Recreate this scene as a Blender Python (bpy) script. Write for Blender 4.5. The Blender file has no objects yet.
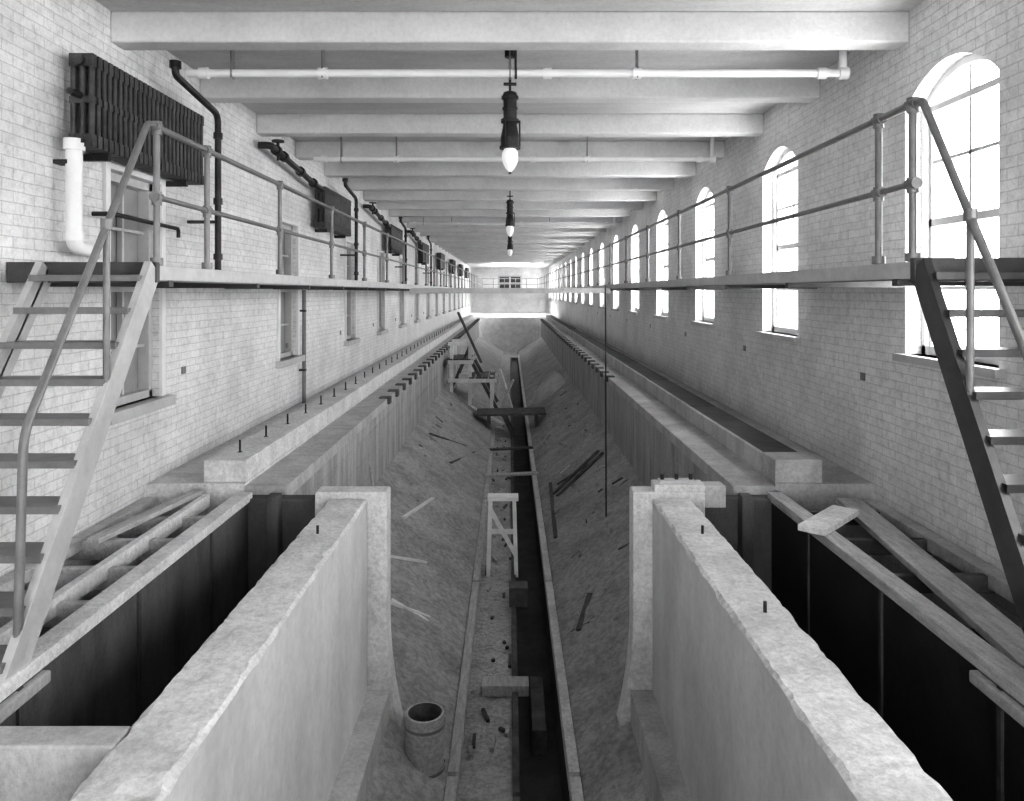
import bpy, bmesh, math, random
from mathutils import Vector, Matrix, noise
random.seed(7)
scene = bpy.context.scene
W=3.2; ZC=2.25; ZB=2.0; ZL=-1.71; END=62.0; BACK=-9.0

# ---------------- materials ----------------
def new_mat(name):
    m=bpy.data.materials.new(name); m.use_nodes=True
    return m, m.node_tree.nodes, m.node_tree.links, m.node_tree.nodes['Principled BSDF']
def noisy(name,c1,c2,scale=3.0,rough=0.85,bump=0.2,bscale=30,metal=0.0,stretch=(1,1,1),dist=0.02,grain=0.0,gscale=60):
    m,N,L,b=new_mat(name)
    tc=N.new('ShaderNodeTexCoord'); mp=N.new('ShaderNodeMapping'); mp.inputs['Scale'].default_value=stretch
    L.new(tc.outputs['Object'],mp.inputs['Vector'])
    n=N.new('ShaderNodeTexNoise'); n.inputs['Scale'].default_value=scale; n.inputs['Detail'].default_value=10; n.inputs['Roughness'].default_value=.7
    L.new(mp.outputs[0],n.inputs['Vector'])
    r=N.new('ShaderNodeValToRGB'); r.color_ramp.elements[0].position=.36; r.color_ramp.elements[1].position=.64
    r.color_ramp.elements[0].color=(c1,c1,c1,1); r.color_ramp.elements[1].color=(c2,c2,c2,1)
    L.new(n.outputs['Fac'],r.inputs[0]); col=r.outputs[0]
    if grain:
        n3=N.new('ShaderNodeTexNoise'); n3.inputs['Scale'].default_value=gscale; n3.inputs['Detail'].default_value=6; n3.inputs['Roughness'].default_value=.8
        L.new(tc.outputs['Object'],n3.inputs['Vector'])
        r3=N.new('ShaderNodeValToRGB'); r3.color_ramp.elements[0].position=.40; r3.color_ramp.elements[1].position=.58
        g=1-grain; r3.color_ramp.elements[0].color=(g,g,g,1); r3.color_ramp.elements[1].color=(1,1,1,1)
        L.new(n3.outputs['Fac'],r3.inputs[0])
        mx=N.new('ShaderNodeMixRGB'); mx.blend_type='MULTIPLY'; mx.inputs[0].default_value=1
        L.new(col,mx.inputs[1]); L.new(r3.outputs[0],mx.inputs[2]); col=mx.outputs[0]
    L.new(col,b.inputs['Base Color'])
    n2=N.new('ShaderNodeTexNoise'); n2.inputs['Scale'].default_value=bscale; n2.inputs['Detail'].default_value=6
    L.new(mp.outputs[0],n2.inputs['Vector'])
    bp=N.new('ShaderNodeBump'); bp.inputs['Strength'].default_value=bump; bp.inputs['Distance'].default_value=dist
    L.new(n2.outputs['Fac'],bp.inputs['Height']); L.new(bp.outputs[0],b.inputs['Normal'])
    b.inputs['Roughness'].default_value=rough; b.inputs['Metallic'].default_value=metal
    return m
def brick_mat(name,c1,c2,cm,axis='Y'):
    m,N,L,b=new_mat(name)
    tc=N.new('ShaderNodeTexCoord'); sp=N.new('ShaderNodeSeparateXYZ'); cb=N.new('ShaderNodeCombineXYZ')
    L.new(tc.outputs['Object'],sp.inputs[0]); L.new(sp.outputs[axis],cb.inputs[0]); L.new(sp.outputs['Z'],cb.inputs[1])
    nw=N.new('ShaderNodeTexNoise'); nw.inputs['Scale'].default_value=6; L.new(tc.outputs['Object'],nw.inputs['Vector'])
    vm=N.new('ShaderNodeVectorMath'); vm.operation='MULTIPLY_ADD'; vm.inputs[1].default_value=(.015,.015,.015)
    L.new(nw.outputs['Color'],vm.inputs[0]); L.new(cb.outputs[0],vm.inputs[2])
    br=N.new('ShaderNodeTexBrick'); br.inputs['Scale'].default_value=1
    br.inputs['Brick Width'].default_value=.215; br.inputs['Row Height'].default_value=.073
    br.inputs['Mortar Size'].default_value=.005; br.inputs['Mortar Smooth'].default_value=.6
    br.inputs['Color1'].default_value=(c1,c1,c1,1); br.inputs['Color2'].default_value=(c2,c2,c2,1); br.inputs['Mortar'].default_value=(cm,cm,cm,1)
    L.new(vm.outputs[0],br.inputs['Vector'])
    col=br.outputs['Color']
    for sc,lo,p0,p1 in ((1.1,.78,.36,.6),(14,.82,.36,.52),(45,.88,.4,.56)):
        n=N.new('ShaderNodeTexNoise'); n.inputs['Scale'].default_value=sc; n.inputs['Detail'].default_value=9; n.inputs['Roughness'].default_value=.7
        L.new(tc.outputs['Object'],n.inputs['Vector'])
        r=N.new('ShaderNodeValToRGB'); r.color_ramp.elements[0].position=p0; r.color_ramp.elements[1].position=p1
        r.color_ramp.elements[0].color=(lo,lo,lo,1); r.color_ramp.elements[1].color=(1,1,1,1)
        L.new(n.outputs['Fac'],r.inputs[0])
        mx=N.new('ShaderNodeMixRGB'); mx.blend_type='MULTIPLY'; mx.inputs[0].default_value=1
        L.new(col,mx.inputs[1]); L.new(r.outputs[0],mx.inputs[2]); col=mx.outputs[0]
    L.new(col,b.inputs['Base Color'])
    bp=N.new('ShaderNodeBump'); bp.inputs['Strength'].default_value=.4; bp.inputs['Distance'].default_value=.008; bp.invert=True
    L.new(br.outputs['Fac'],bp.inputs['Height'])
    n2=N.new('ShaderNodeTexNoise'); n2.inputs['Scale'].default_value=22; n2.inputs['Detail'].default_value=6
    L.new(tc.outputs['Object'],n2.inputs['Vector'])
    bp2=N.new('ShaderNodeBump'); bp2.inputs['Strength'].default_value=.45; bp2.inputs['Distance'].default_value=.012
    L.new(n2.outputs['Fac'],bp2.inputs['Height']); L.new(bp.outputs[0],bp2.inputs['Normal'])
    L.new(bp2.outputs[0],b.inputs['Normal']); b.inputs['Roughness'].default_value=.45
    return m
M_brick=brick_mat('painted_brick',.91,.85,.64)
M_brickX=brick_mat('painted_brick_end',.88,.84,.7,'X')
M_ceil=noisy('ceiling_plaster',.48,.62,1.2,.9,.15,20,stretch=(.4,1.5,1),grain=.12,gscale=25)
M_beam=noisy('beam_plaster',.60,.72,1.5,.9,.15,20,grain=.1,gscale=25)
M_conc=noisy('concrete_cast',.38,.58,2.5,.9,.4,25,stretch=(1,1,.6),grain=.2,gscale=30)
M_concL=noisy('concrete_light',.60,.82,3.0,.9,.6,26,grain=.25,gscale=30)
M_concS=noisy('concrete_smooth_face',.48,.66,1.3,.85,.2,14,stretch=(1,1,.5),grain=.1,gscale=18)
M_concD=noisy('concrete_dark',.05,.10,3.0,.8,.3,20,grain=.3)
M_shadeD=noisy('pit_shade_black',.008,.02,3.0,.7,.2,20)  # deep shade of troughs and pits put into the colour
M_shadeL=noisy('pit_shade_grey',.06,.13,2.0,.8,.3,15,stretch=(1,1.5,.5),grain=.2)  # lighter trough shade put into the colour, for faces catching more daylight
M_face=noisy('formed_concrete_face',.28,.52,1.6,.85,.4,12,stretch=(1,2.2,.4),grain=.2,gscale=30)
M_dirt=noisy('earth_bed',.32,.50,1.6,.95,.6,14,dist=.04,grain=.35,gscale=14)
M_dirtD=noisy('earth_channel',.38,.58,3.0,.95,.8,20,dist=.04,grain=.35,gscale=18)
M_wood=noisy('timber',.36,.58,5,.8,.2,20,stretch=(6,1,6),grain=.2)
M_woodL=noisy('fresh_timber',.65,.85,5,.8,.2,20)
M_woodD=noisy('timber_dark',.06,.15,5,.8,.2,20,grain=.2)
M_iron=noisy('black_iron',.015,.04,8,.45,.2,60,.3)
M_rad=noisy('radiator_iron',.03,.08,8,.5,.2,60,.2)
M_rail=noisy('rail_pipe_paint',.15,.22,6,.4,.05,60,.2)
M_steelL=noisy('stair_steel_light',.42,.54,6,.45,.05,40,.1)
M_steelD=noisy('stair_steel_dark',.04,.07,6,.4,.05,40,.2)
M_white=noisy('white_paint',.76,.84,4,.5,.1,40)
M_frame=noisy('window_frame_paint',.45,.55,4,.5,.1,40)
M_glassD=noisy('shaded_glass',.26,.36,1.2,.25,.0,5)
M_deck=noisy('deck_planks',.3,.45,4,.8,.2,20,stretch=(6,1,1))
m,N,L,b=new_mat('lamp_globe_glass'); b.inputs['Base Color'].default_value=(.9,.9,.9,1); b.inputs['Roughness'].default_value=.2
b.inputs['Emission Color'].default_value=(1,1,1,1); b.inputs['Emission Strength'].default_value=.25; M_globe=m

# ---------------- mesh builder ----------------
class MB:
    def __init__(s): s.v=[];s.f=[];s.m=[];s.sm=[];s.mats=[]
    def mi(s,mat):
        if mat not in s.mats: s.mats.append(mat)
        return s.mats.index(mat)
    def add(s,vs,fs,mat,smooth=False):
        o=len(s.v); s.v+=[tuple(v) for v in vs]; k=s.mi(mat)
        for f in fs:
            s.f.append([i+o for i in f]); s.m.append(k); s.sm.append(smooth)
    def box(s,x0,x1,y0,y1,z0,z1,mat):
        x0,x1=sorted((x0,x1)); y0,y1=sorted((y0,y1)); z0,z1=sorted((z0,z1))
        s.add([(x0,y0,z0),(x1,y0,z0),(x1,y1,z0),(x0,y1,z0),(x0,y0,z1),(x1,y0,z1),(x1,y1,z1),(x0,y1,z1)],
          [(0,3,2,1),(4,5,6,7),(0,1,5,4),(1,2,6,5),(2,3,7,6),(3,0,4,7)],mat)
    def beam(s,p,q,w,h,mat,up=(0,0,1)):
        p=Vector(p);q=Vector(q);d=(q-p).normalized();u=Vector(up)
        if abs(d.dot(u))>.99:u=Vector((0,1,0))
        a=d.cross(u).normalized()*w/2; c=a.normalized().cross(d).normalized()*h/2
        vs=[p-a-c,p+a-c,p+a+c,p-a+c,q-a-c,q+a-c,q+a+c,q-a+c]
        s.add(vs,[(0,1,2,3),(7,6,5,4),(0,4,5,1),(1,5,6,2),(2,6,7,3),(3,7,4,0)],mat)
    def tube(s,path,r,mat,n=10,caps=True):
        P=[Vector(p) for p in path]; rings=[]
        for i,p in enumerate(P):
            if i==0:d=P[1]-p
            elif i==len(P)-1:d=p-P[i-1]
            else:d=((P[i+1]-p).normalized()+(p-P[i-1]).normalized())
            d.normalize()
            u=Vector((0,0,1)) if abs(d.z)<.9 else Vector((0,1,0))
            a=d.cross(u).normalized(); 
            if i>0:
                pa=rings[-1][1]; a=(pa-d*pa.dot(d)).normalized()
            c=d.cross(a).normalized()
            rr=r[i] if isinstance(r,(list,tuple)) else r
            rings.append(([p+a*rr*math.cos(2*math.pi*k/n)+c*rr*math.sin(2*math.pi*k/n) for k in range(n)],a))
        vs=[v for R in rings for v in R[0]]; fs=[]
        for i in range(len(P)-1):
            for k in range(n):
                fs.append((i*n+k,i*n+(k+1)%n,(i+1)*n+(k+1)%n,(i+1)*n+k))
        s.add(vs,fs,mat,True)
        if caps:
            s.add(rings[0][0],[tuple(range(n))],mat); s.add(rings[-1][0],[tuple(reversed(range(n)))],mat)
    def prism(s,poly,axis,a0,a1,mat):
        def P(t,a):
            return {'X':(a,t[0],t[1]),'Y':(t[0],a,t[1]),'Z':(t[0],t[1],a)}[axis]
        n=len(poly); vs=[P(t,a0) for t in poly]+[P(t,a1) for t in poly]
        fs=[tuple(range(n)),tuple(reversed(range(n,2*n)))]+[(i,(i+1)%n,(i+1)%n+n,i+n) for i in range(n)]
        s.add(vs,fs,mat)
    def faces(s,fl,mat,smooth=False):
        k=s.mi(mat)
        for f in fl: s.f.append(list(f)); s.m.append(k); s.sm.append(smooth)
    def obj(s,name,bevel=0,loc=(0,0,0),parent=None):
        me=bpy.data.meshes.new(name); me.from_pydata(s.v,[],s.f)
        for m in s.mats: me.materials.append(m)
        for p,k,sm in zip(me.polygons,s.m,s.sm): p.material_index=k; p.use_smooth=sm
        bm=bmesh.new(); bm.from_mesh(me); bmesh.ops.recalc_face_normals(bm,faces=bm.faces); bm.to_mesh(me); bm.free()
        o=bpy.data.objects.new(name,me); scene.collection.objects.link(o); o.location=loc
        if bevel:
            b=o.modifiers.new('bevel','BEVEL'); b.width=bevel; b.segments=2; b.limit_method='ANGLE'
        if parent:o.parent=parent
        return o
def bend(pts,r=.08,n=5):
    P=[Vector(p) for p in pts]; out=[P[0]]
    for i in range(1,len(P)-1):
        a=(P[i-1]-P[i]); c=(P[i+1]-P[i]); ra=min(r,a.length*.45,c.length*.45)
        A=P[i]+a.normalized()*ra; C=P[i]+c.normalized()*ra
        for k in range(n+1):
            t=k/n; out.append(A*(1-t)**2+P[i]*2*t*(1-t)+C*t*t)
    out.append(P[-1]); return out

# ---------------- walls ----------------
def arch_top(y0,y1,zs,za,n=12):
    return [(y0+(y1-y0)*i/n, zs+(za-zs)*math.sin(math.pi*i/n)**.8) for i in range(n+1)]
RWIN=[5.49+3.43*i for i in range(-4,17)]
RWIN=[y for y in RWIN if y<END-1]
LWIN=[6.4,10.8,15.0]+[18.6+3.5*i for i in range(12)]
LWIN=[-2.4,2.0]+[y for y in LWIN if y<END-1.5]
hw=.58; RS=-.5; RSP=1.46; RA=1.72
mb=MB(); ZBOT=-4.6; cur=BACK
for c in RWIN:
    y0,y1=c-hw,c+hw
    mb.box(W,W+.4,cur,y0,ZBOT,ZC,M_brick)
    mb.box(W,W+.4,y0,y1,ZBOT,RS,M_brick)
    A=arch_top(y0,y1,RSP,RA)
    for i in range(len(A)-1):
        mb.prism([A[i],A[i+1],(A[i+1][0],ZC),(A[i][0],ZC)],'X',W,W+.4,M_brick)
    cur=y1
mb.box(W,W+.4,cur,END,ZBOT,ZC,M_brick)
mb.obj('wall_right')
mb=MB(); cur=BACK; lw=.44; LS=-.95; LT=.98
for c in LWIN:
    y0,y1=c-lw,c+lw
    mb.box(-W-.4,-W,cur,y0,ZBOT,ZC,M_brick)
    mb.box(-W-.4,-W,y0,y1,ZBOT,LS,M_brick)
    mb.box(-W-.4,-W,y0,y1,LT,ZC,M_brick)
    cur=y1
mb.box(-W-.4,-W,cur,END,ZBOT,ZC,M_brick)
mb.obj('wall_left')
mb=MB(); mb.box(-W-.4,W+.4,END,END+.4,ZBOT,ZC,M_brickX); mb.obj('wall_far')
mb=MB(); mb.box(-W-.4,-1.6,BACK-.4,BACK,ZBOT,ZC,M_brickX); mb.box(1.6,W+.4,BACK-.4,BACK,ZBOT,ZC,M_brickX); mb.box(-1.6,1.6,BACK-.4,BACK,1.7,ZC,M_brickX); mb.box(-1.6,1.6,BACK-.4,BACK,ZBOT,-1.7,M_brickX)
mb.obj('wall_back')
mb=MB(); mb.box(-W,W,BACK,1.2,-1.95,-1.85,M_conc); mb.box(-W,W,1.1,1.2,-4.6,-1.85,M_conc); mb.obj('floor_back_slab')
mb=MB(); mb.box(-W-.4,W+.4,BACK-.4,END+.4,-4.8,-4.6,M_conc); mb.obj('foundation_slab')
SK0,SK1=52.0,58.5; SX=1.3  # made-up ceiling opening, added to brighten the far end
mb=MB(); mb.box(-W-.4,W+.4,BACK,SK0,ZC,ZC+.3,M_ceil); mb.box(-W-.4,W+.4,SK1,END+.4,ZC,ZC+.3,M_ceil)
mb.box(-W-.4,-SX,SK0,SK1,ZC,ZC+.3,M_ceil); mb.box(SX,W+.4,SK0,SK1,ZC,ZC+.3,M_ceil)
mb.obj('ceiling')
mb=MB(); y=6.0-1.725*8
while y<END-.5:
    mb.box(-W,W,y,y+.22,ZB,ZC,M_beam); y+=1.725
mb.obj('ceiling_beams',bevel=.015)

# windows
wn=0
def portal(name,loc,rot,sx,sy):
    l=bpy.data.lights.new(name,'AREA'); l.shape='RECTANGLE'; l.size=sx; l.size_y=sy; l.energy=1
    l.cycles.is_portal=True
    o=bpy.data.objects.new(name,l); scene.collection.objects.link(o); o.location=loc; o.rotation_euler=rot
def rwindow(c):
    global wn; wn+=1
    mb=MB(); x0,x1=W+.16,W+.26; y0,y1=c-hw,c+hw; t=.055
    A=arch_top(y0,y1,RSP,RA); B=arch_top(y0+t,y1-t,RSP,RA-t)
    for i in range(len(A)-1): mb.prism([A[i],A[i+1],B[i+1],B[i]],'X',x0-.03,x1,M_white)
    mb.box(x0-.03,x1,y0,y0+t,RS,RSP,M_white); mb.box(x0-.03,x1,y1-t,y1,RS,RSP,M_white)
    mb.box(x0-.03,x1,y0,y1,RS,RS+.07,M_white)
    zm=.55
    mb.box(x0,x1-.02,y0+t,y1-t,zm-.03,zm+.03,M_frame)
    mb.box(x0,x1-.02,y0+t,y1-t,RSP-.03,RSP+.02,M_frame)
    mb.box(x0+.01,x1-.03,c-.014,c+.014,RS+.07,RA-t,M_frame)
    for z in (.03,1.03): mb.box(x0+.01,x1-.03,y0+t,y1-t,z-.014,z+.014,M_frame)
    mb.box(x0,x1-.02,y0+t,y0+t+.04,RS+.07,RSP,M_frame); mb.box(x0,x1-.02,y1-t-.04,y1-t,RS+.07,RSP,M_frame)
    mb.box(W-.07,W+.2,y0-.07,y1+.07,RS-.06,RS,M_frame)
    mb.obj('window_%d'%wn)
    portal('window_portal',(W+.42,c,.61),(0,math.pi/2,0),2.24,1.22)
for c in RWIN: rwindow(c)
portal('added_skylight_portal',(0,(SK0+SK1)/2,ZC+.32),(0,0,0),2*SX,SK1-SK0)
portal('door_portal',(0,BACK-.42,0),(math.pi/2,0,0),3.2,3.4)
def lwindow(c):
    global wn; wn+=1
    mb=MB(); y0,y1=c-lw,c+lw; t=.07; xa,xb=-W-.16,-W-.06
    mb.box(xa,xb,y0,y0+t,LS,LT,M_frame); mb.box(xa,xb,y1-t,y1,LS,LT,M_frame)
    mb.box(xa,xb,y0,y1,LT-t,LT,M_frame); mb.box(xa,xb,y0,y1,LS,LS+t,M_frame)
    mb.box(xa,xb-.02,y0,y1,-.0,.05,M_frame); mb.box(xa+.01,xb-.04,c-.015,c+.015,LS,LT,M_frame)
    for z in(-.48,.53): mb.box(xa+.01,xb-.04,y0,y1,z-.013,z+.013,M_frame)
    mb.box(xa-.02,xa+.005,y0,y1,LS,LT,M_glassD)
    mb.box(-W,-W+.03,y0-.07,y0,LS,LT,M_white); mb.box(-W,-W+.03,y1,y1+.07,LS,LT,M_white); mb.box(-W,-W+.03,y0-.07,y1+.07,LT,LT+.05,M_white)
    mb.box(-W-.1,-W+.1,y0-.12,y1+.12,LS-.09,LS,M_frame)
    mb.obj('window_%d'%wn,bevel=.004)
for c in LWIN: lwindow(c)
mb=MB(); mb.box(-1.0,1.0,END-.06,END,.15,1.35,M_frame)
for x in(-.86,.06): 
    mb.box(x,x+.8,END-.09,END-.05,.25,.7,M_iron); mb.box(x,x+.8,END-.09,END-.05,.78,1.25,M_iron)
mb.obj('door_1')

# ---------------- basin ----------------
BX=2.0; BF=-2.86; CY0=6.6; CE=48.0
def zbank(x):
    x=abs(x); return -3.92+(x-.55)*((-2.86+3.92)/(2.0-.55)) if x>.55 else -3.92
NS=24
prof=[(-2.6,-2.75),(-2.0,BF)]
for i in range(1,NS+1): 
    x=-2.0+(2.0-.42)*i/NS; prof.append((x,BF+( -3.92-BF)*i/NS))
prof+=[(-.42,-4.05),(-.17,-4.05),(.08,-4.05),(.09,-4.4),(.46,-4.4),(.5,-3.92)]
for i in range(1,NS+1):
    x=.5+1.5*i/NS; prof.append((x,-3.92+(BF+3.92)*i/NS))
prof+=[(2.6,-2.75)]
ys=[1.25+.1*i for i in range(140)]+[15.3+.3*i for i in range(50)]+[30.4+1.0*i for i in range(30)]
ys=[y for y in ys if y<=50.5]
def lump(x,y):
    v=noise.noise(Vector((x*1.2,y*.9,0)))*.07+noise.noise(Vector((x*4,y*4,3)))*.025+noise.noise(Vector((x*9,y*9,7)))*.010
    return v*max(0,min(1,(abs(x)-.6)/.2,(1.97-abs(x))/.1))
mb=MB(); vs=[];n=len(prof)
for y in ys:
    for j,(x,z) in enumerate(prof):
        dz=lump(x,y)
        if -.4<x<0: dz=noise.noise(Vector((x*5,y*3,9)))*.03
        vs.append((x,y,z+dz))
fa=[];fb=[];fc=[]
q=NS+2
for i in range(len(ys)-1):
    for j in range(n-1):
        f=(i*n+j,i*n+j+1,(i+1)*n+j+1,(i+1)*n+j)
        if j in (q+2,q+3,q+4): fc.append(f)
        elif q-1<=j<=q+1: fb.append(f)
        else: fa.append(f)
mb.add(vs,fa,M_dirt,True); mb.faces(fb,M_dirtD); mb.faces(fc,M_concD)  # slot faces coloured dark to carry the slot's shadow
mb.obj('floor')
for s in (-1,1):
    mb=MB()
    y=CY0
    while y<CE:
        L_=min(3.0,CE-y)
        mb.box(s*BX,s*(BX+.34),y,y+L_-.012,-3.3,ZL-.12,M_face); 
        mb.box(s*(BX+.012),s*(BX+.3),y+L_-.02,y+L_,-3.3,ZL-.12,M_face)
        mb.box(s*(BX-.035),s*(BX+.34),y,y+L_-.006,ZL-.12,ZL,M_conc)
        y+=L_
    for z in (-2.32,-2.02,-2.62): mb.box(s*(BX-.008),s*BX,CY0,CE,z,z+.012,M_face)
    mb.obj('concrete_basin_wall',bevel=.008)
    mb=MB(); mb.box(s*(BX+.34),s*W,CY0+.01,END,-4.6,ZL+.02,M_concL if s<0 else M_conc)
    mb.obj('concrete_ledge')
    mb=MB(); y=CY0+.05 if s<0 else CY0+.37
    while y<CE:
        z1=ZL+.22+random.uniform(-.01,.01)
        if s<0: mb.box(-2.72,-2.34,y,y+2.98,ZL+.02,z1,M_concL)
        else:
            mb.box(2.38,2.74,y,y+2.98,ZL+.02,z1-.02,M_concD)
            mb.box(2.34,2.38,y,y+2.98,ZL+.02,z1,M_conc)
        y+=3.0
    if s>0: mb.box(2.34,2.76,CY0+.02,CY0+.35,ZL+.02,ZL+.23,M_conc)
    mb.obj('concrete_curb',bevel=.012)
mb=MB(); y=7.0
while y<40:
    z=ZL+.2; mb.tube([(-2.52,y,z),(-2.52,y,z+.13)],.010,M_iron,8); mb.tube([(-2.52,y,z),(-2.52,y,z+.02)],.025,M_iron,6); y+=.75
mb.obj('anchor_bolts')
for s in(-1,1):
    mb=MB(); y=12 if s<0 else 15
    while y<CE:
        mb.box(s*(BX-.08),s*(BX+.1),y,y+.18,ZL-.09,ZL+.025,M_woodD); y+=.85
    mb.obj('rail_chairs',bevel=.01)
mb=MB(); n=24; out=[]; 
for zz,rr in ((-1.71,2.34),(-1.71,2.0),(-2.3,1.99),(-2.9,1.95),(-3.5,1.8),(-3.95,1.5),(-4.2,.4)):
    out.append([(rr*math.cos(math.pi*k/n),CE-.2+rr*1.15*math.sin(math.pi*k/n),zz) for k in range(n+1)])
vs=[p for r in out for p in r]; fs=[]
for i in range(len(out)-1):
    for k in range(n): fs.append((i*(n+1)+k,i*(n+1)+k+1,(i+1)*(n+1)+k+1,(i+1)*(n+1)+k))
mb.add(vs,fs,M_concL,True)
mb.box(-2.34,2.34,CE+2.5,END-.01,-4.6,ZL-.01,M_conc)
mb.obj('rounded_basin_end')

mb=MB(); y=2.0
while y<46:
    mb.box(-.50,-.41,y,y+3.95,-3.97,-3.84,M_wood); mb.box(.47,.56,y,y+3.95,-4.0,-3.84,M_concL)
    mb.box(.02,.08,y,y+3.95,-4.06,-4.0,M_woodD)
    y+=4
mb.obj('channel_curb',bevel=.006)

# near section: troughs
for s in (-1,1):
    mb=MB(); ys2=[1.2+.04*i for i in range(126)]; ys2=[y for y in ys2 if y<6.22]
    sec=[]
    for y in ys2:
        def j(k,f=6.0): 
            v=noise.noise(Vector((k*3.3+s*9,y*f,k)))
            w=noise.noise(Vector((k*7.1+s*5,y*f*3.1,k+4)))
            return max(0,v-.05)*.045+max(0,w)*.02
        sec.append([(s*(1.18),y,-4.2),(s*1.18,y,ZL-.015-j(1)),(s*(1.195+j(2)),y,ZL-j(3)*.4),(s*1.28,y,ZL-j(11)*.3),(s*1.35,y,ZL+.004-j(6)*.4),(s*1.43,y,ZL-j(12)*.3),(s*(1.49-j(4)),y,ZL-j(5)*.4),(s*1.51,y,ZL-.02-j(7)*1.2),(s*1.51,y,-4.2)])
    n=9; vs=[p for r in sec for p in r]; top=[];side=[]; outer=[]
    for i in range(len(sec)-1):
        for k in range(n-1):
            f=(i*n+k,i*n+k+1,(i+1)*n+k+1,(i+1)*n+k)
            (top if 1<=k<=6 else outer if k==7 else side).append(f)
    mb.add(vs,top,M_concL); mb.faces(side,M_concS); mb.faces(outer,M_shadeD)
    mb.box(s*1.0,s*1.2,1.2,6.22,-4.2,-3.3,M_conc)
    for y in (5.3,4.0):
        if s>0 or y>5: mb.tube([(s*1.36,y,ZL-.02),(s*1.36,y,ZL+.06)],.01,M_iron,8)
    mb.obj('concrete_trough_wall')
    mb=MB()
    inn=[(1.02,-1.66),(1.02,-2.7)]+[(1.02-.3*(t/10)**2,-2.7-1.5*t/10) for t in range(1,11)]
    poly=[(s*1.62,-1.66)]+[(s*x,z) for x,z in inn]+[(s*1.62,-4.2)]
    mb.prism(poly,'Y',6.22,6.42,M_concL)
    mb.obj('concrete_gate_post',bevel=.012)
    mt=M_shadeL if s<0 else M_shadeD  # left wall painted as lit, right wall as shaded
    mb=MB(); mb.box(s*1.6,s*2.42,6.43,6.59,-4.2,-1.78,M_shadeL)
    mb.box(s*1.95,s*2.05,6.3,6.43,-4.2,-1.72,M_shadeL)
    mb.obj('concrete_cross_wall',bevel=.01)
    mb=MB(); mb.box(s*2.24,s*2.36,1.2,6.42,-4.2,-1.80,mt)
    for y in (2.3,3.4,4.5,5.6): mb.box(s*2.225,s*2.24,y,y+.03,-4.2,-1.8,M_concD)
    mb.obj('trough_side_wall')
    mb=MB(); mb.box(s*1.5,s*2.3,1.2,6.5,-4.1,-4.0,M_shadeD); mb.obj('trough_floor')
    mb=MB(); mb.box(s*2.36,s*W,1.2,6.6,-2.9,-2.8,M_shadeD); mb.obj('pit_floor')
mb=MB(); mb.box(1.2,1.62,6.22,6.4,-1.66,-1.6,M_concL); mb.box(1.25,1.55,6.26,6.36,-1.6,-1.575,M_frame)
for x in (1.28,1.4,1.52): mb.tube([(x,6.31,-1.6),(x,6.31,-1.53)],.018,M_iron,8)
mb.box(1.62,1.8,6.25,6.42,-1.8,-1.62,M_conc)
mb.obj('bolted_steel_plate',bevel=.006)
mb=MB(); mb.box(-2.3,-1.5,2.84,2.98,-4.2,-1.72,M_conc); mb.box(-3.2,-2.3,2.84,2.98,-2.8,-1.72,M_conc); mb.obj('concrete_end_wall',bevel=.01)

# timber framing over side pits
for s in (-1,1):
    mb=MB()
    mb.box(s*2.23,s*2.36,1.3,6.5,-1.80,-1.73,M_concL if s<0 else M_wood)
    if s<0:
        mb.box(-2.66,-2.60,3.0,6.5,-1.86,-1.75,M_concL)
        mb.box(-3.18,-3.08,1.3,6.5,-1.86,-1.78,M_conc)
        ys3=[3.1,3.7,4.3,4.85,5.4,5.95]
    else:
        mb.box(3.06,3.18,1.3,6.5,-1.9,-1.8,M_conc)
        ys3=[2.4,3.2,4.0,4.8,5.5,6.2]
    for y in ys3: mb.box(s*2.36,s*3.18,y,y+.06,-1.93,-1.82 if s>0 else -1.79,M_wood if s<0 else M_woodD)
    mb.obj('timber_floor_frame',bevel=.006)
mb=MB(); mb.beam((2.46,3.2,-1.765),(2.86,6.35,-1.765),.2,.045,M_wood); mb.obj('loose_plank',bevel=.004)
mb=MB(); mb.beam((2.15,5.35,-1.70),(2.62,5.85,-1.70),.2,.045,M_concL); mb.obj('loose_plank',bevel=.004)
mb=MB(); mb.beam((-2.95,5.3,-1.76),(-2.72,6.5,-1.74),.1,.04,M_wood); mb.obj('loose_plank',bevel=.004)

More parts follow.
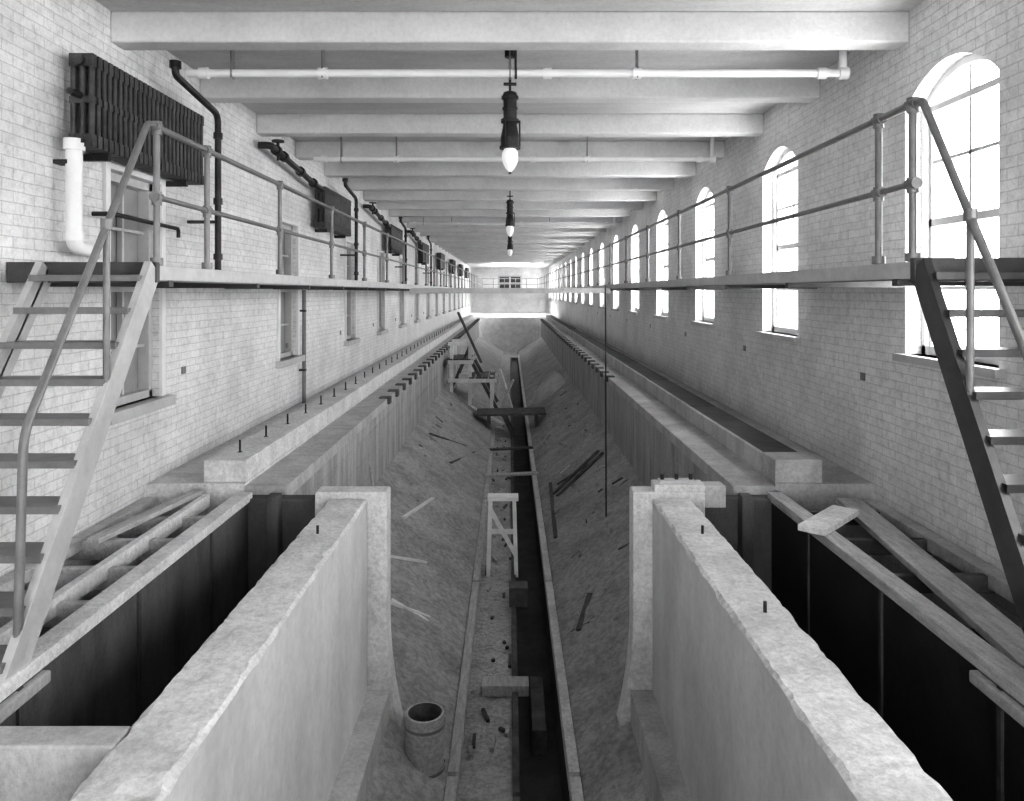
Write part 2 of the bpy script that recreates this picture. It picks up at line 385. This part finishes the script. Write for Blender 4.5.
# ---------------- catwalks ----------------
DX=2.27; DZ=.17
def cat(s,y0):
    mb=MB()
    y=y0
    while y<END-.1:
        L_=min(3.6,END-.1-y)
        for k in range(4):
            a=DX+.02+k*.228
            mb.box(s*a,s*(a+.22),y,y+L_-.01,.12,.155,M_deck)
        y+=L_
    mb.box(s*(DX-.03),s*(DX+.02),y0,END-.1,.075,DZ,M_steelL)
    mb.box(s*(DX-.03),s*(W-.01),y0-.05,y0,.06,DZ+.02,M_steelD)
    mb.box(s*(DX-.01),s*(DX+.1),y0,END-.1,.068,.08,M_rail)
    yy=y0+.15
    while yy<END-.5:
        mb.box(s*(DX-.02),s*(W-.005),yy,yy+.07,.035,.12,M_steelD); yy+=1.72
    return mb.obj('catwalk_deck',bevel=.003)
cat(-1,4.8); cat(1,4.2)
def railing(s,posts,yend):
    mb=MB(); r=.021; zt=1.06; zm=.61
    y0=posts[0]
    mb.tube([(s*DX,y0,zt),(s*DX,yend,zt)],r,M_rail,10)
    mb.tube([(s*DX,y0,zm),(s*DX,yend,zm)],r*.85,M_rail,10)
    for y in posts:
        mb.tube([(s*DX,y,.172),(s*DX,y,zt)],r,M_rail,10)
        mb.tube([(s*DX,y,DZ+.002),(s*DX,y,DZ+.05)],r*1.9,M_rail,10)
        for z in(zt,zm): mb.tube([(s*DX,y-.045,z),(s*DX,y+.045,z)],r*1.5,M_rail,10); mb.tube([(s*DX,y,z-.05),(s*DX,y,z+.035)],r*1.5,M_rail,10)
    mb.obj('pipe_railing')
railing(-1,[4.82,5.62]+[7.4+2.15*i for i in range(25)],END-.2)
railing(1,[4.23,4.62]+[7.75+2.3*i for i in range(23)],END-.2)
def stair(s,ytop,ybot,zbot,mat,treads,handpts,posts):
    mb=MB(); xi=s*DX; xo=s*(DX+.68)
    for x in (xi,xo):
        mb.beam((x,ytop,DZ-.02),(x,ybot,zbot),.045,.15,mat,up=(0,-1,1))
        mb.beam((x+s*.015,ytop,DZ-.02),(x+s*.015,ybot,zbot),.075,.02,mat,up=(0,-1,1))
    for i in range(treads):
        t=(i+.4)/treads; y=ytop+(ybot-ytop)*t; z=DZ+(zbot-DZ)*t
        mb.box(xi,xo,y-.11,y+.09,z-.015,z+.012,M_steelD if s>0 else M_rail)
        mb.box(xi,xo,y-.115,y-.105,z-.025,z+.014,M_steelD if s>0 else M_rail)
    mb.tube(bend(handpts,.1),.021,M_rail,10)
    for p,q in posts:
        mb.tube([p,q],.019,M_rail,10); mb.tube([(q[0],q[1],q[2]-.03),(q[0],q[1],q[2]+.03)],.032,M_rail,10)
    mb.obj('ship_stair',bevel=.002)
stair(-1,4.76,3.38,-1.80,M_steelL,10,[(-DX,4.78,1.06),(-DX,4.7,1.06),(-DX,3.5,-.66),(-DX,3.45,-1.8)],
  [((-DX,4.22,-.62),(-DX,4.22,.38))])
stair(1,4.15,3.02,-1.80,M_steelD,10,[(DX,4.23,1.06),(DX,4.13,1.06),(DX,3.0,-.74),(DX,3.0,-1.8)],
  [((DX,3.7,-.7),(DX,3.7,.38))])
for s in(-1,1):
    mb=MB(); mb.box(s*2.2,s*3.18,2.99,3.6,-1.87,-1.81,M_conc); mb.obj('stair_landing_slab',bevel=.01)
mb=MB()
for k in range(3): mb.box(-DX,DX,17+k*.25,17.23+k*.25,.02,.06,M_deck)
mb.box(-DX,DX,16.95,17.0,-.03,.09,M_steelL); mb.box(-DX,DX,17.75,17.8,-.03,.09,M_steelL)
mb.obj('cross_footbridge')
mb=MB(); mb.box(-DX+.03,DX-.03,59.5,END-.1,.05,.15,M_steelL); 
for z in(.61,1.06): mb.tube([(-DX+.05,59.5,z),(DX-.05,59.5,z)],.025,M_rail,8)
for i in range(6): mb.tube([(-2.2+i*.88,59.5,.1),(-2.2+i*.88,59.5,1.06)],.025,M_rail,8)
mb.obj('end_footbridge')

# ---------------- radiators ----------------
for y0 in [5.3+6.7*i for i in range(8)]:
    mb=MB(); n=26; L_=1.95; x0,x1=-3.12,-2.95; zb,zt=1.03,1.69
    for i in range(n):
        y=y0+L_*i/n; w=L_/n*.74
        for xx in (x0,(x0+x1)/2-.02,x1-.04):
            mb.tube([(xx+.02,y+w/2,zb+.03),(xx+.02,y+w/2,zt-.03)],w*.42,M_rad,6)
        mb.box(x0,x1,y+.002,y+w,zt-.09,zt,M_rad); mb.box(x0,x1,y+.002,y+w,zb,zb+.09,M_rad); mb.box(x0,x1,y+.004,y+w*.9,1.34,1.39,M_rad)
    for z in(zb+.05,zt-.05): mb.tube([(-3.04,y0-.03,z),(-3.04,y0+L_+.03,z)],.04,M_rad,10)
    for y in(y0+.3,y0+1.65): mb.box(-W,-3.0,y,y+.04,zb-.05,zb+.0,M_iron)
    mb.tube([(-3.04,y0-.12,zt-.3),(-3.04,y0-.0,zt-.3)],.025,M_iron,8)
    mb.obj('wall_radiator')
mb=MB(); yp=5.3; mb.tube(bend([(-3.08,yp,1.06),(-3.08,yp,.32),(-3.08,yp+.3,.30)],.08),.055,M_white,14)
mb.tube([(-3.08,yp,1.00),(-3.08,yp,1.08)],.07,M_white,14); mb.tube([(-3.08,yp,.36),(-3.08,yp,.42)],.065,M_white,14)
mb.box(-W,-3.08,yp-.05,yp+.05,.9,.93,M_iron); mb.obj('lagged_pipe')
for y0 in (6.5,13.2,19.9,26.6):
    mb=MB()
    mb.tube(bend([(-2.9,y0,1.99),(-2.9,y0,1.88),(-2.9,y0+.95,1.76),(-2.9,y0+.95,.16)],.1),.032,M_iron,10)
    mb.tube([(-2.9,y0,1.94),(-2.9,y0,2.0)],.05,M_iron,10); 
    for z in (1.55,.9,.35): mb.tube([(-2.9,y0+.95,z-.03),(-2.9,y0+.95,z+.03)],.045,M_iron,10)
    mb.box(-W,-2.9,y0+.93,y0+.97,.68,.71,M_iron)
    mb.obj('heating_pipe')
for y0 in (9.4,16.1,22.8):
    mb=MB()
    mb.tube(bend([(-3.15,y0,1.84),(-3.0,y0,1.84),(-3.0,y0+2.3,1.64),(-3.0,y0+2.55,1.64)],.1),.045,M_iron,10)
    mb.tube([(-3.0,y0+.3,1.7),(-3.0,y0+.3,1.96)],.02,M_iron,8); mb.tube([(-3.0,y0+.3,1.94),(-3.0,y0+.3,1.96)],.08,M_iron,14)
    for q in(.2,.5,1.3,2.0): mb.tube([(-3.0,y0+q,1.84-.087*q),(-3.0,y0+q+.08,1.84-.087*(q+.08))],.07,M_iron,10)
    mb.obj('steam_pipe_with_valve')
mb=MB(); mb.tube([(-3.13,11.4,.03),(-3.13,11.4,ZL+.02)],.03,M_rail,10)
for z in(-.3,-1.2): mb.box(-W,-3.1,11.37,11.43,z,z+.03,M_iron)
mb.obj('drain_pipe')
mb=MB(); mb.tube(bend([(-W,5.75,.60),(-3.05,5.75,.60),(-3.05,6.9,.58),(-3.05,6.9,.5)],.05),.018,M_iron,8); mb.obj('valve_pipe')
for y,z in ((6.62,1.93),(10.9,1.93),(21.2,1.93)):
    mb=MB(); mb.tube([(-2.85,y,z),(2.9,y,z)],.035,M_white,12)
    for x in (-2.7,-1.65,.33,1.12,2.75): mb.tube([(x-.04,y,z),(x+.04,y,z)],.052,M_white,12)
    mb.tube([(2.9,y,z),(2.98,y,z)],.055,M_white,12); mb.tube([(2.94,y,z),(2.94,y,ZC)],.035,M_white,12)
    mb.tube([(.05,y,z-.05),(.05,y,ZC)],.01,M_iron,6); mb.tube([(.04,y,z),(.062,y,z)],.045,M_iron,12)
    for x in (-2.45,-1.65,-.0,1.12): mb.box(x-.006,x+.006,y-.04,y+.04,z-.045,ZC,M_rail)
    mb.obj('ceiling_pipe')

# ---------------- arc lamps ----------------
for d in (7.0,15.2,23.6):
    mb=MB(); x=0.0; 
    def cy(z0,z1,r,m=M_iron,n=18): mb.tube([(x,d,z0),(x,d,z1)],r,m,n)
    cy(1.86,ZC,.012,n=8); cy(2.19,ZC,.05); mb.box(x-.06,x+.06,d-.02,d+.02,1.93,1.95,M_iron)
    mb.tube([(x,d,1.82),(x,d,1.86),(x,d,1.875)],[.075,.06,.02],M_iron,18)
    cy(1.60,1.82,.062); cy(1.80,1.825,.08); cy(1.70,1.72,.072); cy(1.58,1.61,.085)
    mb.tube([(x,d,1.44),(x,d,1.50),(x,d,1.58)],[.088,.075,.06],M_iron,18); cy(1.36,1.44,.088); cy(1.335,1.36,.098)
    for k in range(3):
        a=k*2.1; mb.tube([(x+.09*math.cos(a),d+.09*math.sin(a),1.35),(x+.09*math.cos(a),d+.09*math.sin(a),1.60)],.008,M_iron,6)
    g=[(1.335,.055),(1.30,.075),(1.25,.078),(1.20,.066),(1.15,.04),(1.12,.012)]
    mb.tube([(x,d,z) for z,r in g],[r for z,r in g],M_globe,18)
    mb.tube([(x,d,1.12),(x,d,1.10)],[.014,.014],M_iron,8)
    o=mb.obj('arc_lamp')

# ---------------- things in the basin ----------------
mb=MB(); d=10.8
mb.box(-.32,.12,d-.12,d+.12,-2.98,-2.93,M_woodL)
for x in(-.28,.06):
    for yy,o_ in((-.08,-.16),(.08,.16)): mb.beam((x,d+yy,-2.97),(x+(-.03 if x<0 else .03),d+o_,-4.04),.055,.055,M_woodL)
    mb.beam((x,d-.13,-3.5),(x,d+.13,-3.5),.03,.06,M_woodL)
mb.beam((-.28,d-.1,-3.1),(.08,d-.1,-3.75),.03,.06,M_woodL); mb.beam((-.28,d,-3.45),(.08,d,-3.45),.03,.07,M_woodL)
mb.obj('wooden_trestle_bench')
mb=MB(); bx,by=-.68,6.0; zz=-3.88
pr=[(0,.135),(.12,.15),(.25,.158),(.4,.16),(.52,.155)]
mb.tube([(bx,by,zz+a) for a,r in pr],[r for a,r in pr],M_wood,20,caps=False)
mb.tube([(bx,by,zz+a) for a,r in pr],[r-.02 for a,r in pr],M_woodD,20,caps=False)
mb.tube([(bx,by,zz+.01),(bx,by,zz+.03)],.14,M_woodD,20)
for a in(.08,.42): mb.tube([(bx,by,zz+a),(bx,by,zz+a+.025)],.164,M_rail,20,caps=False)
n=20; R=[(bx+r*math.cos(2*math.pi*k/n),by+r*math.sin(2*math.pi*k/n),zz+.52) for r in(.155,.135) for k in range(n)]
mb.add(R,[(k,(k+1)%n,n+(k+1)%n,n+k) for k in range(n)],M_wood)
mb.obj('wooden_barrel')
for x,y,z,sx,sy,sz,m in((.11,9.7,-3.98,.12,.12,.2,M_woodD),(-.05,7.6,-4.0,.24,.1,.06,M_wood),(.28,7.6,-4.35,.07,.5,.20,M_woodD)):
    mb=MB(); mb.box(x-sx,x+sx,y-sy,y+sy,z-.05,z+sz,m); mb.obj('timber_block',bevel=.01)
def bz(x,y): return zbank(x)+lump(x,y)+.02
mb=MB()
for i in range(95):
    s=random.choice((-1,1)); x=s*random.uniform(.7,1.8); y=random.uniform(6.6,26); a=random.uniform(0,3.14); l=random.uniform(.05,.24)
    x2=x+l*math.cos(a); y2=y+l*math.sin(a)
    if abs(x2)>1.9 or abs(x2)<.6: continue
    mb.beam((x,y,bz(x,y)),(x2,y2,bz(x2,y2)),random.uniform(.015,.05),.02,random.choice((M_wood,M_woodD,M_woodD,M_concL)))
for i in range(60):
    x=random.uniform(-.35,.0); y=random.uniform(6,26); a=random.uniform(0,3.14); l=random.uniform(.06,.3)
    mb.beam((x,y,-4.02),(x+l*.3*math.cos(a),y+l*math.sin(a),-4.02),.03,.03,random.choice((M_wood,M_woodD)))
for i in range(220):
    s=random.choice((-1,1)); x=s*random.uniform(.62,1.7); y=random.uniform(6.6,22); r=random.uniform(.01,.035); z=bz(x,y)
    mb.tube([(x,y,z-r),(x+r*.3,y,z),(x,y+r*.2,z+r*.6)],[r,r*1.2,r*.5],M_dirt,5)
mb.obj('wood_scraps_and_rubble')
mb=MB()
BD=[(-1.6,8.9,-1.1,9.6),(-1.5,10.5,-1.25,12.2),(-1.3,8.2,-.85,8.25),(-1.35,8.1,-.9,8.35),(.85,13.5,1.75,14.1),(.8,13.8,1.7,14.4),(.9,14.2,1.6,14.0),(.7,11.5,.78,14.5),
(-1.2,15,-.7,18),(-1.7,16,-1.0,17.2),(.75,8.2,.95,8.9)]
for i,(x,y,x2,y2) in enumerate(BD):
    mb.beam((x,y,bz(x,y)+.03),(x2,y2,bz(x2,y2)+.03),.06 if i else .12,.03,M_woodL if i<4 else M_woodD)
for y,x0,x1,m in((15.6,-.52,.6,M_wood),(18.2,-.48,.55,M_woodD)):
    mb.beam((x0,y,-3.82),(x1,y+.25,-3.82),.16,.04,m)
mb.obj('loose_boards')
mb=MB(); mb.tube([(-1.6,9.3,-3.1),(-1.85,9.9,-2.3)],.018,M_wood,8); mb.obj('wooden_stake')
mb=MB(); mb.tube([(1.41,11,-3.32),(1.40,11,.1)],.011,M_iron,8); mb.obj('sounding_rod')
mb=MB(); Y=22.5
for x in(-1.75,-1.2,-.55):
    for yy in(Y,Y+1.4): mb.beam((x,yy,zbank(x)-.05),(x,yy,-1.5 if x<-.7 else -2.5),.10,.10,M_woodL)
for yy in(Y,Y+1.4):
    for z in(-1.55,-2.1,-2.65): mb.beam((-1.85,yy-.06,z),(-1.1 if z>-2.5 else -.4,yy-.06,z),.06,.11,M_woodL)
    mb.beam((-1.75,yy,-2.9),(-1.2,yy,-1.6),.05,.08,M_woodD); mb.beam((-1.2,yy,-2.0),(-.4,yy,-3.5),.05,.1,M_woodD)
for k in range(4): mb.beam((-1.8+k*.18,Y-.1,-2.02),(-1.8+k*.18,Y+1.6,-2.02),.16,.04,M_woodD)
for k in range(4): mb.beam((-1.15+k*.2,Y-.1,-2.57),(-1.15+k*.2,Y+1.6,-2.57),.16,.04,M_woodD)
mb.beam((-1.55,Y-.15,-.6),(-.85,Y-.2,-2.1),.10,.07,M_woodD); mb.beam((-1.3,Y+.1,-3.4),(-.2,Y-.6,-3.85),.1,.05,M_woodL)
mb.beam((-.3,Y-.3,-2.3),(.05,Y+.2,-3.5),.08,.06,M_woodL); mb.beam((.1,Y-.3,-2.6),(-.35,Y+.2,-3.6),.07,.05,M_woodL)
mb.obj('timber_scaffold')
mb=MB(); 
for k in range(4): mb.beam((-.95,20.9+k*.27,-3.42),(1.0,20.9+k*.27,-3.38),.24,.06,M_woodD)
for yy in (20.9,21.7):
    mb.beam((-.6,yy,-3.42),(-.6,yy,-3.93),.08,.08,M_woodD); mb.beam((.75,yy,-3.42),(.75,yy,-3.85),.08,.08,M_woodD); mb.beam((-.2,yy,-3.42),(.1,yy,-4.05),.08,.08,M_woodD)
mb.obj('plank_gangway')
mb=MB(); n=28; rings=10; vs=[];fs=[]
for i in range(rings+1):
    t=i/rings
    for k in range(n):
        a=2*math.pi*k/n; r=1-t; h=.62*(1-(1-t)**2)
        x=1.3+.66*r*math.cos(a); y=25.5+1.5*r*math.sin(a)
        vs.append((x,y,zbank(x)-.06+h*(.8+.5*noise.noise(Vector((x*3,y*2,1))))))
for i in range(rings):
    for k in range(n): fs.append((i*n+k,i*n+(k+1)%n,(i+1)*n+(k+1)%n,(i+1)*n+k))
mb.add(vs,fs,M_conc,True); mb.obj('sand_heap')
mb=MB()
for y in [6.75+3.43*i for i in range(8)]:
    mb.box(W-.012,W,y,y+.08,-.8,-.73,M_rail)
mb.obj('wall_tie_plates')
mb=MB()
for y in [7.3+3.4*i for i in range(8)]: mb.box(-W,-W+.012,y,y+.08,-.8,-.73,M_rail)
mb.obj('wall_tie_plates')

# ---------------- world / camera ----------------
w=bpy.data.worlds.new('World'); scene.world=w; w.use_nodes=True
bg=w.node_tree.nodes['Background']; bg.inputs[0].default_value=(1,1,1,1); bg.inputs[1].default_value=18.0
cam=bpy.data.cameras.new('camera'); co=bpy.data.objects.new('camera',cam); scene.collection.objects.link(co)
co.location=(0,0,0); co.rotation_euler=(math.pi/2,0,0)
cam.sensor_fit='HORIZONTAL'; cam.sensor_width=36; cam.lens=36*750/1024
cam.shift_x=(512-510)/1024; cam.shift_y=-(400.5-292)/1024; cam.clip_start=.05; cam.clip_end=300
scene.camera=co
scene.view_settings.view_transform='Standard'
try: scene.view_settings.look='Medium High Contrast'
except Exception as e: print('look',e)
scene.view_settings.exposure=0.12
